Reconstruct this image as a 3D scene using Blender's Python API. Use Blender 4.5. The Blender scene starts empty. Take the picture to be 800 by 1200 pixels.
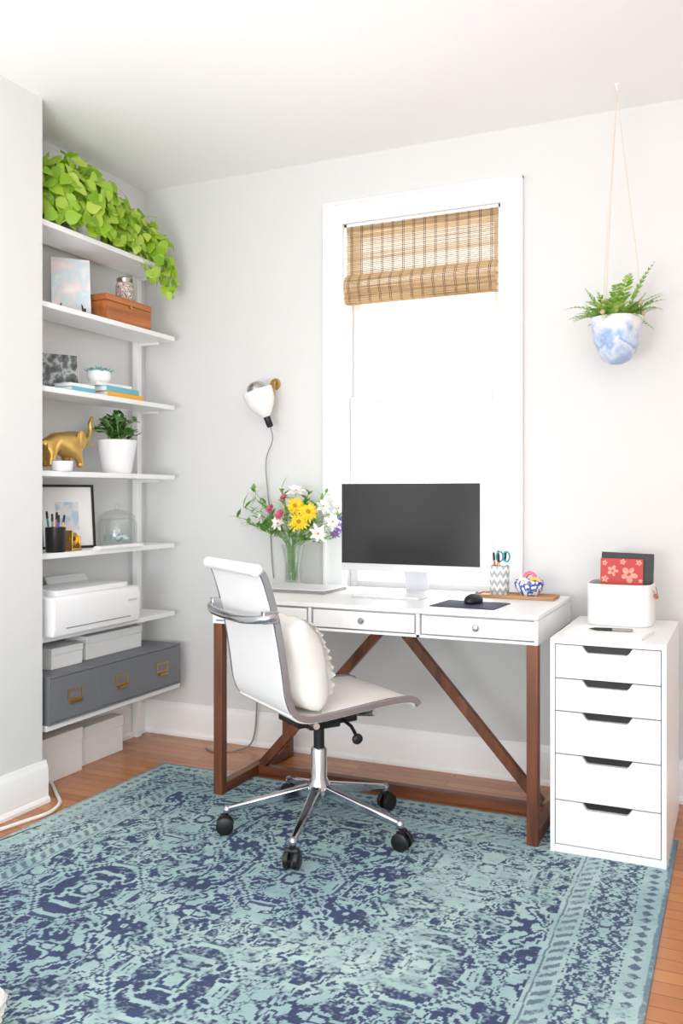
import bpy, bmesh, math, random
import numpy as np
from mathutils import Vector, Matrix
random.seed(7); np.random.seed(11)
S = bpy.context.scene
COL = S.collection
R = math.radians
# ------------------------------------------------------------ calibration
F = 1037.0; CX = 400.0; HZ = 580.0; CH = 1.175
YAW = R(24.4); sa = math.sin(YAW); ca = math.cos(YAW)
def ray(u):
    rz = (u-CX)/F
    return rz*ca-sa, rz*sa+ca
def Yx(u, X):
    dx, dy = ray(u); return X/dx*dy
def Xy(u, Y):
    dx, dy = ray(u); return Y/dy*dx
def at(u, v, z):
    Z = (CH-z)*F/(v-HZ); dx, dy = ray(u); return Vector((Z*dx, Z*dy, z))
def pz(u, v, Y):
    dx, dy = ray(u); Z = Y/dy; return Vector((Z*dx, Y, CH+(HZ-v)*Z/F))
# ------------------------------------------------------------ materials
def lin(c):
    return tuple(((x/255)/12.92 if x/255 <= .04045 else ((x/255+.055)/1.055)**2.4) for x in c)+(1,)
def nm(name):
    m = bpy.data.materials.new(name); m.use_nodes = True
    nt = m.node_tree; b = nt.nodes['Principled BSDF']
    return m, nt, b
def N(nt, t, **kw):
    n = nt.nodes.new(t)
    for k, v in kw.items():
        if hasattr(n, k): setattr(n, k, v)
    return n
def mixcol(nt, fac, a, b):
    n = nt.nodes.new('ShaderNodeMix'); n.data_type = 'RGBA'
    if hasattr(fac, 'links'): nt.links.new(fac, n.inputs[0])
    else: n.inputs[0].default_value = fac
    for i, v in ((6, a), (7, b)):
        if isinstance(v, tuple): n.inputs[i].default_value = v
        else: nt.links.new(v, n.inputs[i])
    return n.outputs[2]
def math_n(nt, op, a, b=None):
    n = nt.nodes.new('ShaderNodeMath'); n.operation = op
    for i, v in ((0, a), (1, b)):
        if v is None: continue
        if isinstance(v, (int, float)): n.inputs[i].default_value = v
        else: nt.links.new(v, n.inputs[i])
    return n.outputs[0]
def coords(nt, scale=(1, 1, 1)):
    tc = N(nt, 'ShaderNodeTexCoord'); mp = N(nt, 'ShaderNodeMapping')
    mp.inputs['Scale'].default_value = scale
    nt.links.new(tc.outputs['Object'], mp.inputs[0]); return mp.outputs[0]
def noise_n(nt, vec, scale, detail=3):
    n = N(nt, 'ShaderNodeTexNoise'); n.inputs['Scale'].default_value = scale; n.inputs['Detail'].default_value = detail
    nt.links.new(vec, n.inputs['Vector']); return n.outputs[0]
def ramp(nt, fac, stops):
    n = N(nt, 'ShaderNodeValToRGB'); e = n.color_ramp.elements
    e[0].position, e[0].color = stops[0][0], lin(stops[0][1])
    e[1].position, e[1].color = stops[-1][0], lin(stops[-1][1])
    for p, c in stops[1:-1]:
        k = e.new(p); k.color = lin(c)
    nt.links.new(fac, n.inputs[0]); return n.outputs[0]
def bump(nt, b, h, st=.2, dist=.01):
    n = N(nt, 'ShaderNodeBump'); n.inputs['Strength'].default_value = st; n.inputs['Distance'].default_value = dist
    nt.links.new(h, n.inputs['Height']); nt.links.new(n.outputs[0], b.inputs['Normal'])
def mat(name, col, rough=.5, metal=0, var=.03, scale=9, bmp=0, bscale=60):
    m, nt, b = nm(name)
    v = coords(nt); n = noise_n(nt, v, scale)
    lo = tuple(max(0, c*(1-var)) for c in col); hi = tuple(min(255, c*(1+var)) for c in col)
    nt.links.new(mixcol(nt, n, lin(lo), lin(hi)), b.inputs['Base Color'])
    b.inputs['Roughness'].default_value = rough; b.inputs['Metallic'].default_value = metal
    if bmp: bump(nt, b, noise_n(nt, v, bscale), bmp, .005)
    return m
def wood(name, c1, c2, axis=0, rough=.4, sc=14):
    m, nt, b = nm(name)
    s = [1, 1, 1]; s[axis] = .09
    v = coords(nt, tuple(s)); n = noise_n(nt, v, sc*2, 6)
    nt.links.new(ramp(nt, n, [(.3, c1), (.7, c2)]), b.inputs['Base Color'])
    b.inputs['Roughness'].default_value = rough
    return m
def leafmat(name, cols, trans=.35, rough=.45):
    m, nt, b = nm(name)
    g = N(nt, 'ShaderNodeNewGeometry')
    stops = [(i/(len(cols)-1), c) for i, c in enumerate(cols)]
    c = ramp(nt, g.outputs['Random Per Island'], stops)
    nt.links.new(c, b.inputs['Base Color']); b.inputs['Roughness'].default_value = rough
    t = N(nt, 'ShaderNodeBsdfTranslucent'); nt.links.new(c, t.inputs[0])
    mx = N(nt, 'ShaderNodeMixShader'); mx.inputs[0].default_value = trans
    nt.links.new(b.outputs[0], mx.inputs[1]); nt.links.new(t.outputs[0], mx.inputs[2])
    nt.links.new(mx.outputs[0], nt.nodes['Material Output'].inputs[0])
    return m
def thin_glass(name, tint=(250, 255, 253), amt=.12):
    m, nt, b = nm(name)
    lw = N(nt, 'ShaderNodeLayerWeight'); lw.inputs[0].default_value = .35
    n = noise_n(nt, coords(nt), 3)
    f = math_n(nt, 'ADD', math_n(nt, 'MULTIPLY', lw.outputs['Facing'], .55), math_n(nt, 'MULTIPLY', n, amt*.3))
    t = N(nt, 'ShaderNodeBsdfTransparent'); t.inputs[0].default_value = lin(tint)
    g = N(nt, 'ShaderNodeBsdfGlossy'); g.inputs['Roughness'].default_value = .03
    mx = N(nt, 'ShaderNodeMixShader'); nt.links.new(f, mx.inputs[0])
    nt.links.new(t.outputs[0], mx.inputs[1]); nt.links.new(g.outputs[0], mx.inputs[2])
    nt.links.new(mx.outputs[0], nt.nodes['Material Output'].inputs[0])
    return m
M = {}
M['wall'] = mat('wall paint', (226, 226, 225), .75, var=.004, bmp=.01, bscale=250)
M['ceil'] = mat('ceiling paint', (252, 252, 252), .8, var=.003)
M['trim'] = mat('white trim paint', (250, 250, 250), .4, var=.003)
M['white'] = mat('white lacquer', (246, 246, 246), .35, var=.004)
M['matwhite'] = mat('white matte', (246, 246, 245), .6, var=.01)
M['plastic'] = mat('white plastic', (246, 246, 247), .4, var=.01)
M['paper'] = mat('paper', (250, 249, 247), .8, var=.01)
M['ceramic'] = mat('white ceramic', (248, 248, 248), .25, var=.01)
M['walnut'] = wood('walnut upright', (82, 42, 24), (132, 76, 46), 2, .4)
M['walnut_y'] = wood('walnut runner', (82, 42, 24), (132, 76, 46), 1, .4)
M['walnut_x'] = wood('walnut stretcher', (82, 42, 24), (132, 76, 46), 0, .4)
M['boxwood'] = wood('orange wood', (154, 84, 37), (200, 122, 66), 1, .45)
M['tray'] = wood('light wood', (160, 112, 68), (200, 152, 104), 0, .5)
M['chrome'] = mat('polished aluminium', (200, 202, 206), .12, 1)
M['rail'] = mat('chrome rail', (166, 170, 176), .16, .65)
M['alu'] = mat('brushed aluminium', (220, 221, 224), .4, .15)
M['black'] = mat('black plastic', (20, 20, 22), .4)
M['screen'] = mat('dark screen', (32, 32, 35), .16, var=.06, scale=2)
M['leather'] = mat('white leather', (242, 241, 241), .45, var=.01, bmp=.06, bscale=120)
M['seatleather'] = mat('cream leather', (243, 239, 233), .45, var=.015, bmp=.08, bscale=120)
M['cloth'] = mat('off white cloth', (240, 237, 232), .9, var=.02, bmp=.12, bscale=300)
M['gold'] = mat('gold metal', (206, 168, 96), .3, .95, var=.12, scale=25)
M['brass'] = mat('brass', (200, 164, 96), .3, 1)
M['silver'] = mat('silver', (196, 192, 186), .2, 1)
M['grey'] = mat('slate grey paint', (118, 121, 126), .5, var=.04)
M['navy'] = mat('navy pad', (36, 42, 72), .7)
M['soil'] = mat('soil', (62, 44, 32), .95, var=.3, scale=80)
M['stem'] = mat('green stem', (120, 164, 88), .5, var=.15)
M['vine'] = mat('vine stem', (160, 190, 70), .5, var=.15)
M['cord'] = mat('cotton cord', (226, 215, 198), .9, var=.05)
M['bead'] = mat('wooden bead', (218, 190, 156), .5)
M['cablew'] = mat('white cable', (240, 238, 234), .5)
M['cableb'] = mat('black cable', (40, 36, 36), .5)
M['cableg'] = mat('grey cable', (150, 146, 144), .5)
M['glass'] = thin_glass('clear glass', (253, 255, 254))
M['pane'] = thin_glass('window pane', (255, 255, 255), .02)
M['water'] = thin_glass('water', (246, 251, 248), .15)
M['orange'] = mat('orange cover', (240, 176, 60), .5)
M['turq'] = mat('turquoise cover', (110, 190, 205), .5)
M['red'] = mat('red cover', (198, 52, 46), .45)
M['teal'] = mat('teal plastic', (40, 160, 160), .4)
M['pink'] = mat('pink plastic', (220, 110, 140), .4)
M['blue'] = mat('blue plastic', (60, 100, 180), .4)
M['yellowp'] = mat('yellow petal', (250, 208, 30), .6, var=.1, scale=30)
M['whitep'] = mat('white petal', (250, 248, 240), .6, var=.04)
M['pinkp'] = mat('pink petal', (200, 90, 130), .6, var=.2, scale=30)
M['purplep'] = mat('violet petal', (130, 104, 176), .6, var=.2, scale=30)
M['centre'] = mat('flower centre', (196, 130, 30), .8, var=.2, scale=60)
M['fluff'] = mat('fluffy wool', (240, 238, 236), 1, var=.05, bmp=.5)
M['coral'] = mat('coral print', (244, 160, 140), .5, var=.15, scale=60)
M['pothos'] = leafmat('lime leaves', [(128, 176, 34), (176, 212, 60), (206, 230, 102), (152, 198, 46)], .3)
M['fern'] = leafmat('fern leaves', [(112, 162, 64), (154, 194, 88), (188, 214, 114)], .35)
M['jade'] = leafmat('jade leaves', [(44, 82, 38), (80, 126, 56), (116, 156, 80)], .15)
M['leaf'] = leafmat('bouquet leaves', [(78, 134, 52), (124, 176, 68), (170, 210, 98)], .3)
# floor boards
m, nt, b = nm('oak floor'); v = coords(nt)
br = N(nt, 'ShaderNodeTexBrick'); br.offset = .37
for k, val in (('Scale', 1), ('Brick Width', 1.1), ('Row Height', .058), ('Mortar Size', .0012), ('Bias', 0)): br.inputs[k].default_value = val
br.inputs['Color1'].default_value = lin((202, 134, 76)); br.inputs['Color2'].default_value = lin((176, 106, 56)); br.inputs['Mortar'].default_value = lin((92, 52, 26))
nt.links.new(v, br.inputs['Vector'])
g = noise_n(nt, coords(nt, (.8, 14, 1)), 6, 6)
nt.links.new(mixcol(nt, math_n(nt, 'MULTIPLY', g, .4), br.outputs[0], lin((148, 84, 40))), b.inputs['Base Color'])
b.inputs['Roughness'].default_value = .2; M['floor'] = m
# rug
m, nt, b = nm('woven rug'); a = N(nt, 'ShaderNodeAttribute'); a.attribute_name = 'Col'
w = noise_n(nt, coords(nt, (1, 3, 1)), 160, 2)
nt.links.new(mixcol(nt, math_n(nt, 'MULTIPLY', w, .12), a.outputs[0], lin((164, 186, 188))), b.inputs['Base Color'])
b.inputs['Roughness'].default_value = .95; bump(nt, b, w, .3, .004); M['rug'] = m
# bamboo
m, nt, b = nm('bamboo slats')
n1 = noise_n(nt, coords(nt, (1.2, 1, 150)), 2.2, 3)
c = ramp(nt, n1, [(.28, (124, 92, 58)), (.4, (190, 154, 108)), (.58, (218, 190, 148)), (.75, (236, 216, 182))])
nt.links.new(c, b.inputs['Base Color']); b.inputs['Roughness'].default_value = .6
t = N(nt, 'ShaderNodeBsdfTranslucent'); nt.links.new(c, t.inputs[0])
mx = N(nt, 'ShaderNodeMixShader'); mx.inputs[0].default_value = .2
nt.links.new(b.outputs[0], mx.inputs[1]); nt.links.new(t.outputs[0], mx.inputs[2]); nt.links.new(mx.outputs[0], nt.nodes['Material Output'].inputs[0])
M['bamboo'] = m
M['thread'] = mat('dark thread', (60, 42, 28), .9)
# painted pot
m, nt, b = nm('blue watercolour glaze'); tc = N(nt, 'ShaderNodeTexCoord'); sp = N(nt, 'ShaderNodeSeparateXYZ'); nt.links.new(tc.outputs['Object'], sp.inputs[0])
n1 = noise_n(nt, tc.outputs['Object'], 18, 6)
f = math_n(nt, 'SUBTRACT', math_n(nt, 'ADD', n1, .24), math_n(nt, 'MULTIPLY', sp.outputs[2], 3.2))
nt.links.new(ramp(nt, f, [(.2, (240, 241, 244)), (.36, (204, 216, 235)), (.5, (144, 174, 216)), (.6, (216, 224, 238)), (.8, (160, 186, 222))]), b.inputs['Base Color'])
b.inputs['Roughness'].default_value = .3; M['glaze'] = m
# chevron
m, nt, b = nm('chevron paint'); tc = N(nt, 'ShaderNodeTexCoord'); sp = N(nt, 'ShaderNodeSeparateXYZ'); nt.links.new(tc.outputs['Object'], sp.inputs[0])
ang = math_n(nt, 'ARCTAN2', sp.outputs[1], sp.outputs[0]); pp = math_n(nt, 'PINGPONG', math_n(nt, 'MULTIPLY', ang, 1.6), .5)
fr = math_n(nt, 'FRACT', math_n(nt, 'ADD', math_n(nt, 'MULTIPLY', sp.outputs[2], 30), pp))
nt.links.new(mixcol(nt, math_n(nt, 'GREATER_THAN', fr, .5), lin((246, 246, 244)), lin((176, 184, 186))), b.inputs['Base Color'])
b.inputs['Roughness'].default_value = .4; M['chevron'] = m
def blotch(name, stops, scale, rough=.4, sc=(1, 1, 1), detail=4):
    m, nt, b = nm(name); n = noise_n(nt, coords(nt, sc), scale, detail)
    nt.links.new(ramp(nt, n, stops), b.inputs['Base Color']); b.inputs['Roughness'].default_value = rough; return m
M['bluewhite'] = blotch('blue and white glaze', [(.44, (240, 242, 248)), (.48, (60, 90, 170)), (.56, (50, 76, 156)), (.6, (238, 240, 246))], 38, .2)
M['patjar'] = blotch('patterned jar', [(.4, (236, 226, 216)), (.47, (110, 84, 80)), (.55, (240, 230, 220)), (.62, (150, 120, 110))], 60)
M['watercol'] = blotch('watercolour print', [(.3, (250, 250, 250)), (.45, (244, 230, 230)), (.55, (212, 230, 236)), (.65, (240, 240, 244)), (.75, (170, 214, 206))], 12, .6)
M['bwphoto'] = blotch('black and white photograph', [(.3, (40, 44, 44)), (.5, (110, 116, 116)), (.6, (190, 196, 196)), (.7, (70, 76, 74))], 26, .4)
M['artprint'] = blotch('pastel print', [(.3, (214, 226, 236)), (.5, (236, 232, 230)), (.6, (180, 206, 226)), (.75, (240, 214, 214))], 18, .5)
M['marble'] = blotch('stationery filling', [(.35, (240, 240, 240)), (.5, (150, 190, 206)), (.6, (240, 236, 230)), (.7, (220, 180, 160))], 40, .5)
# ------------------------------------------------------------ mesh helpers
def box(bm, x0, x1, y0, y1, z0, z1):
    v = [bm.verts.new((x, y, z)) for z in (z0, z1) for y in (y0, y1) for x in (x0, x1)]
    for f in ((0, 2, 3, 1), (4, 5, 7, 6), (0, 1, 5, 4), (2, 6, 7, 3), (0, 4, 6, 2), (1, 3, 7, 5)): bm.faces.new([v[i] for i in f])
    return v
def beam(bm, p0, p1, w, h, w1=None, h1=None, up=(0, 0, 1)):
    p0 = Vector(p0); p1 = Vector(p1); d = (p1-p0).normalized(); u = Vector(up)
    if abs(d.dot(u)) > .98: u = Vector((0, 1, 0))
    s = d.cross(u).normalized(); n = s.cross(d)
    w1 = w if w1 is None else w1; h1 = h if h1 is None else h1
    a = [bm.verts.new(p0+s*w/2*i+n*h/2*j) for i, j in ((-1, -1), (1, -1), (1, 1), (-1, 1))]
    c = [bm.verts.new(p1+s*w1/2*i+n*h1/2*j) for i, j in ((-1, -1), (1, -1), (1, 1), (-1, 1))]
    bm.faces.new(a[::-1]); bm.faces.new(c)
    for i in range(4): bm.faces.new((a[i], a[(i+1) % 4], c[(i+1) % 4], c[i]))
def tube(bm, pts, r, n=8, cap=True):
    pts = [Vector(p) for p in pts]; k = len(pts)
    rs = r if isinstance(r, (list, tuple)) else [r]*k
    t0 = (pts[1]-pts[0]).normalized(); ref = Vector((0, 0, 1)) if abs(t0.z) < .9 else Vector((1, 0, 0))
    s = t0.cross(ref).normalized(); rings = []
    for i in range(k):
        t = (pts[min(i+1, k-1)]-pts[max(i-1, 0)]).normalized()
        s = (s-t*s.dot(t)).normalized(); b = t.cross(s)
        rings.append([bm.verts.new(pts[i]+(s*math.cos(2*math.pi*j/n)+b*math.sin(2*math.pi*j/n))*rs[i]) for j in range(n)])
    for i in range(k-1):
        for j in range(n): bm.faces.new((rings[i][j], rings[i][(j+1) % n], rings[i+1][(j+1) % n], rings[i+1][j]))
    if cap: bm.faces.new(rings[0][::-1]); bm.faces.new(rings[-1])
def lathe(bm, prof, n=32, c=(0, 0, 0), mtx=None, sq=None):
    rings = []; c = Vector(c)
    for r, z in prof:
        if r < 1e-6: ring = [Vector((0, 0, z))]
        else:
            ring = []
            for j in range(n):
                th = 2*math.pi*j/n; cs, sn = math.cos(th), math.sin(th)
                f_ = 1 if not sq else (abs(cs)**sq+abs(sn)**sq)**(-1/sq)
                ring.append(Vector((r*f_*cs, r*f_*sn, z)))
        rings.append([bm.verts.new(((mtx @ p) if mtx else p)+c) for p in ring])
    for a, b in zip(rings, rings[1:]):
        if len(a) == 1 and len(b) == 1: continue
        for j in range(n):
            k = (j+1) % n
            if len(a) == 1: bm.faces.new((a[0], b[j], b[k]))
            elif len(b) == 1: bm.faces.new((a[j], b[0], a[k]))
            else: bm.faces.new((a[j], a[k], b[k], b[j]))
def ell(bm, c, r, seg=14, rings=9):
    if not isinstance(r, (tuple, list)): r = (r, r, r)
    mt = Matrix.Translation(Vector(c)) @ Matrix.Diagonal(Vector((r[0], r[1], r[2], 1)))
    bmesh.ops.create_uvsphere(bm, u_segments=seg, v_segments=rings, radius=1, matrix=mt)
def prism(bm, poly, y0, y1):
    a = [bm.verts.new((x, y0, z)) for x, z in poly]; b = [bm.verts.new((x, y1, z)) for x, z in poly]
    bm.faces.new(a); bm.faces.new(b[::-1]); n = len(poly)
    for i in range(n): bm.faces.new((a[i], b[i], b[(i+1) % n], a[(i+1) % n]))
def smooth_path(pts, sub=5):
    pts = [Vector(p) for p in pts]; out = []
    for i in range(len(pts)-1):
        p0 = pts[max(i-1, 0)]; p1 = pts[i]; p2 = pts[i+1]; p3 = pts[min(i+2, len(pts)-1)]
        for k in range(sub):
            t = k/sub
            out.append(.5*((2*p1)+(p2-p0)*t+(2*p0-5*p1+4*p2-p3)*t*t+(3*p1-p0-3*p2+p3)*t**3))
    out.append(pts[-1]); return out
def sweep_yz(bm, pts, x0, x1, h, off=0):
    rings = []; k = len(pts)
    for i, p in enumerate(pts):
        t = (pts[min(i+1, k-1)]-pts[max(i-1, 0)]).normalized(); n = Vector((0, -t.z, t.y))
        rings.append([bm.verts.new((x, p.y+n.y*(off+s*h/2), p.z+n.z*(off+s*h/2))) for x, s in ((x0, -1), (x1, -1), (x1, 1), (x0, 1))])
    for a, b in zip(rings, rings[1:]):
        for j in range(4): bm.faces.new((a[j], a[(j+1) % 4], b[(j+1) % 4], b[j]))
    bm.faces.new(rings[0][::-1]); bm.faces.new(rings[-1])
def leaf(bm, p, d, up, L, W, bend=.2, prof=(.1, .75, 1, .75, .35, .02), fold=.15):
    p = Vector(p); d = Vector(d).normalized(); up = Vector(up)
    s = d.cross(up)
    if s.length < 1e-4: s = d.cross(Vector((1, 0, 0)))
    s.normalize(); n = s.cross(d); k = len(prof); L_, C_, R_ = [], [], []
    for i, w in enumerate(prof):
        t = i/(k-1); c = p+d*L*t-n*bend*L*t*t
        C_.append(bm.verts.new(c)); o = W/2*w
        L_.append(bm.verts.new(c-s*o+n*fold*o)); R_.append(bm.verts.new(c+s*o+n*fold*o))
    for i in range(k-1):
        bm.faces.new((L_[i], C_[i], C_[i+1], L_[i+1])); bm.faces.new((C_[i], R_[i], R_[i+1], C_[i+1]))
BM = bmesh.new
def obj(name, bm, m, parent=None, smooth=40, bevel=0, bseg=2, sub=0, label=None, recalc=True):
    if recalc: bmesh.ops.recalc_face_normals(bm, faces=bm.faces[:])
    me = bpy.data.meshes.new(name); bm.to_mesh(me); bm.free()
    if smooth:
        me.polygons.foreach_set('use_smooth', [True]*len(me.polygons))
        me.set_sharp_from_angle(angle=R(smooth))
    o = bpy.data.objects.new(name, me); COL.objects.link(o); me.materials.append(m)
    if parent: o.parent = parent
    if bevel:
        q = o.modifiers.new('bevel', 'BEVEL'); q.width = bevel; q.segments = bseg; q.limit_method = 'ANGLE'; q.angle_limit = R(40)
    if sub:
        q = o.modifiers.new('subsurf', 'SUBSURF'); q.levels = sub; q.render_levels = sub
    if label: o['label'] = label
    return o
def tag(o, label, cat, group=None, loc=None, rz=0):
    o['label'] = label; o['category'] = cat
    if group: o['group'] = group
    if loc is not None: o.location = loc
    if rz: o.rotation_euler.z = rz
    return o
def thing(name, label, cat, loc=(0, 0, 0), rz=0, group=None):
    o = bpy.data.objects.new(name, None); COL.objects.link(o); o.empty_display_size = .1
    return tag(o, label, cat, group, loc, rz)
def struct(name, bm, m, parent=None, **kw):
    o = obj(name, bm, m, parent, **kw)
    if parent is None: o['kind'] = 'structure'
    return o
def bx(*a):
    b = BM(); box(b, *a); return b
# ------------------------------------------------------------ room shell
YB = 3.62; XL = -2.44; XA = -2.72; YR = 2.61; HC = 2.69; XR = 2.2; YF = -1.6
struct('floor', bx(XA-.12, XR, YF, YB+.12, -.1, 0), M['floor'])
struct('ceiling', bx(XA-.12, XR, YF, YB+.12, HC, HC+.1), M['ceil'])
WX0, WX1, WZ0, WZ1 = -1.628, -.914, .755, 2.385
b = BM(); box(b, XA-.12, WX0, YB, YB+.12, 0, HC); box(b, WX1, XR, YB, YB+.12, 0, HC); box(b, WX0, WX1, YB, YB+.12, 0, WZ0); box(b, WX0, WX1, YB, YB+.12, WZ1, HC)
struct('wall_back', b, M['wall'])
struct('wall_left', bx(XA-.12, XL, YF, YR, 0, HC), M['wall'])
struct('wall_alcove', bx(XA-.12, XA, YR, YB, 0, HC), M['wall'])
struct('wall_right', bx(XR, XR+.12, YF, YB+.12, 0, HC), M['wall'])
def baseboard(name, p0, p1, n):
    b = BM(); p0 = Vector(p0); p1 = Vector(p1); n = Vector(n)
    prof = [(0, 0), (.026, 0), (.026, .012), (.02, .022), (.016, .024), (.016, .128), (.012, .14), (.008, .148), (.006, .158), (0, .158)]
    A = [b.verts.new(p0+n*x+Vector((0, 0, z))) for x, z in prof]; Bv = [b.verts.new(p1+n*x+Vector((0, 0, z))) for x, z in prof]
    k = len(prof)
    for i in range(k): b.faces.new((A[i], A[(i+1) % k], Bv[(i+1) % k], Bv[i]))
    b.faces.new(A[::-1]); b.faces.new(Bv)
    struct(name, b, M['trim'], smooth=20)
baseboard('baseboard_back', (XA, YB, 0), (XR, YB, 0), (0, -1, 0))
baseboard('baseboard_left', (XL, YF, 0), (XL, YR+.016, 0), (1, 0, 0))
baseboard('baseboard_alcove', (XA, YR, 0), (XA, YB, 0), (1, 0, 0))
baseboard('baseboard_right', (XR, YF, 0), (XR, YB, 0), (-1, 0, 0))
# window
w = bpy.data.objects.new('window_1', None); COL.objects.link(w); w['kind'] = 'structure'; w.location = ((WX0+WX1)/2, YB, WZ0)
hw = (WX1-WX0)/2; WH = WZ1-WZ0
b = BM()
for s in (-1, 1):
    x0, x1 = sorted((s*hw, s*(hw+.09))); box(b, x0, x1, -.02, 0, 0, WH+.095)
    x0, x1 = sorted((s*(hw+.08), s*(hw+.094))); box(b, x0, x1, -.028, 0, 0, WH+.098)
box(b, -hw, hw, -.0195, 0, WH, WH+.095); box(b, -hw-.094, hw+.094, -.030, 0, WH+.086, WH+.1)
obj('casing', b, M['trim'], w, bevel=.002)
b = BM(); box(b, -hw-.11, hw+.11, -.05, .06, -.025, 0); box(b, -hw-.09, hw+.09, -.018, 0, -.1, -.025)
obj('sill', b, M['trim'], w, bevel=.004)
b = BM()
for s in (-1, 1):
    x0, x1 = sorted((s*hw, s*(hw-.012))); box(b, x0, x1, 0, .11, 0, WH)
box(b, -hw, hw, 0, .11, WH-.012, WH); obj('jamb', b, M['trim'], w)
def sash(name, z0, z1, y):
    b = BM(); a = hw-.013
    box(b, -a, -a+.036, y, y+.03, z0, z1); box(b, a-.036, a, y, y+.03, z0, z1)
    box(b, -a+.036, a-.036, y, y+.03, z0, z0+.036); box(b, -a+.036, a-.036, y, y+.03, z1-.036, z1)
    o = obj(name, b, M['wall'], w, bevel=.003)
    obj('pane', bx(-a+.036, a-.036, y+.012, y+.016, z0+.036, z1-.036), M['pane'], o)
MR = 1.60-WZ0
sash('upper_sash', MR-.018, WH-.012, .07); sash('lower_sash', 0.001, MR+.018, .035)
# ------------------------------------------------------------ rug
def vnoise(nx, ny, cx, cy):
    g = np.random.rand(cy+2, cx+2); ys = np.linspace(0, cy, ny); xs = np.linspace(0, cx, nx)
    yi = ys.astype(int); xi = xs.astype(int); fy = (ys-yi)[:, None]; fx = (xs-xi)[None, :]
    fy = fy*fy*(3-2*fy); fx = fx*fx*(3-2*fx)
    return (g[yi][:, xi]*(1-fy)*(1-fx)+g[yi+1][:, xi]*fy*(1-fx)+g[yi][:, xi+1]*(1-fy)*fx+g[yi+1][:, xi+1]*fy*fx)
def make_rug():
    x0, x1, y0, y1 = -2.30, -.2, .55, 3.2; nx, ny = 760, 960; T = .006
    xs = np.linspace(x0, x1, nx); ys = np.linspace(y0, y1, ny); XX, YY = np.meshgrid(xs, ys)
    wob = (vnoise(nx, ny, 60, 80)-.5)*.007; wob2 = (vnoise(nx, ny, 70, 90)-.5)*.007
    q = .0052; px = np.round((XX-(x0+x1)/2+wob)/q)*q; py = np.round((YY-(y0+y1)/2+wob2)/q)*q
    hx = (x1-x0)/2; hy = (y1-y0)/2; e = np.minimum(hx-np.abs(px), hy-np.abs(py))
    along = np.where(hx-np.abs(px) < hy-np.abs(py), py, px)
    K = 400
    def tile(c1, c2, m_):
        t_ = vnoise(K, K, c1, c1)*(1-m_)+vnoise(K, K, c2, c2)*m_
        return np.argsort(np.argsort(t_.ravel())).reshape(K, K)/(K*K)      # flattened histogram
    T1, T2, T3, T4 = tile(7, 14, .4), tile(6, 13, .4), tile(5, 11, .35), tile(8, 15, .4)
    def smp(Tt, a, c): return Tt[np.clip((c*(K-1)), 0, K-1).astype(int), np.clip((a*(K-1)), 0, K-1).astype(int)]
    P1, P2 = .52, .62
    col_i = np.floor((px+P1/2)/P1).astype(int); odd = np.mod(col_i, 2)
    pys = py+.1+odd*P2/2; row_i = np.floor((pys+P2/2)/P2).astype(int)
    a = np.abs(np.mod(px+P1/2, P1)-P1/2); c = np.abs(np.mod(pys+P2/2, P2)-P2/2)
    an, cn = a/(P1/2), c/(P2/2)
    qs = .045; aq = np.floor(an/qs)*qs; cq = np.floor(cn/qs)*qs
    d = np.maximum((aq+cq)*.80, np.maximum(aq, cq))          # stepped, cut diamond
    alt = np.mod(col_i+row_i, 2) == 0
    s1 = np.where(alt, smp(T1, an, cn), smp(T4, an, cn)); s2 = smp(T2, an, cn)
    navy = np.zeros_like(px)
    core = (np.abs(s1-.5) > .16)
    line = (np.abs(s1-.30) < .08) | (s1 > .76) | (np.abs(s1-.56) < .03)
    navy = np.where(d < .13, 1-(d < .05), navy)
    navy = np.where((d >= .17) & (d < .52), np.where(alt, core, line), navy)
    navy = np.where((d >= .56) & (d < .60), .95, navy)
    navy = np.where((d >= .63) & (d < .90), line, navy)
    navy = np.where((d >= .90) & (d < .94), (np.mod((an-cn)*8, 1) > .35), navy)
    navy = np.where(d >= .94, (np.abs(s2-.35) < .11) | (s2 > .68), navy)
    t = np.abs(np.mod(along+.1, .2)-.1); b1 = np.abs(np.mod(along, .044)-.022)
    bor = np.zeros_like(px); eb = e
    bor = np.where(eb < .010, .6, bor)
    bor = np.where((eb >= .025) & (eb < .06), .8*((b1+np.abs(eb-.043)) < .017), bor)
    s3 = smp(T3, t/.1, np.abs(eb-.14)/.06)
    bor = np.where((eb >= .075) & (eb < .205), .95*((np.abs(s3-.4) < .11) | (s3 > .68)), bor)
    bor = np.where((eb >= .216) & (eb < .25), .7*(np.abs(np.mod(along+eb*.8, .042)-.021) < .010), bor)
    bor = np.where((eb >= .258) & (eb < .264), .7, bor)
    navy = np.where(e < .27, bor, navy).astype(float)
    fine = vnoise(nx, ny, 330, 420); mid = vnoise(nx, ny, 40, 50); big = vnoise(nx, ny, 7, 9); streak = vnoise(nx, ny, 40, 470); spk = vnoise(nx, ny, 130, 170)
    wear = np.clip((.45*fine+.36*mid+.55*big+.22*streak+.30*spk-.60)*3.4, 0, 1)
    k = navy*(.15+.85*wear)
    k = np.clip(k+(1-navy)*(np.clip((fine*.6+streak*.5-.74)*3, 0, .22)), 0, 1)
    L = lambda c: np.array(lin(c)[:3])
    mm = np.clip(mid*.5+(1-big)*.7-.1, 0, 1)[..., None]
    base = L((132, 166, 175))*(1-mm)+L((182, 208, 204))*mm
    dk = L((32, 38, 82))*(1-mid[..., None]*.3)+L((58, 82, 134))*mid[..., None]*.3
    colr = base*(1-k[..., None])+dk*k[..., None]
    verts = np.stack([XX, YY, np.full_like(XX, T)], -1).reshape(-1, 3)
    vc = colr.reshape(-1, 3)
    idx = np.arange(nx*ny).reshape(ny, nx)
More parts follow.
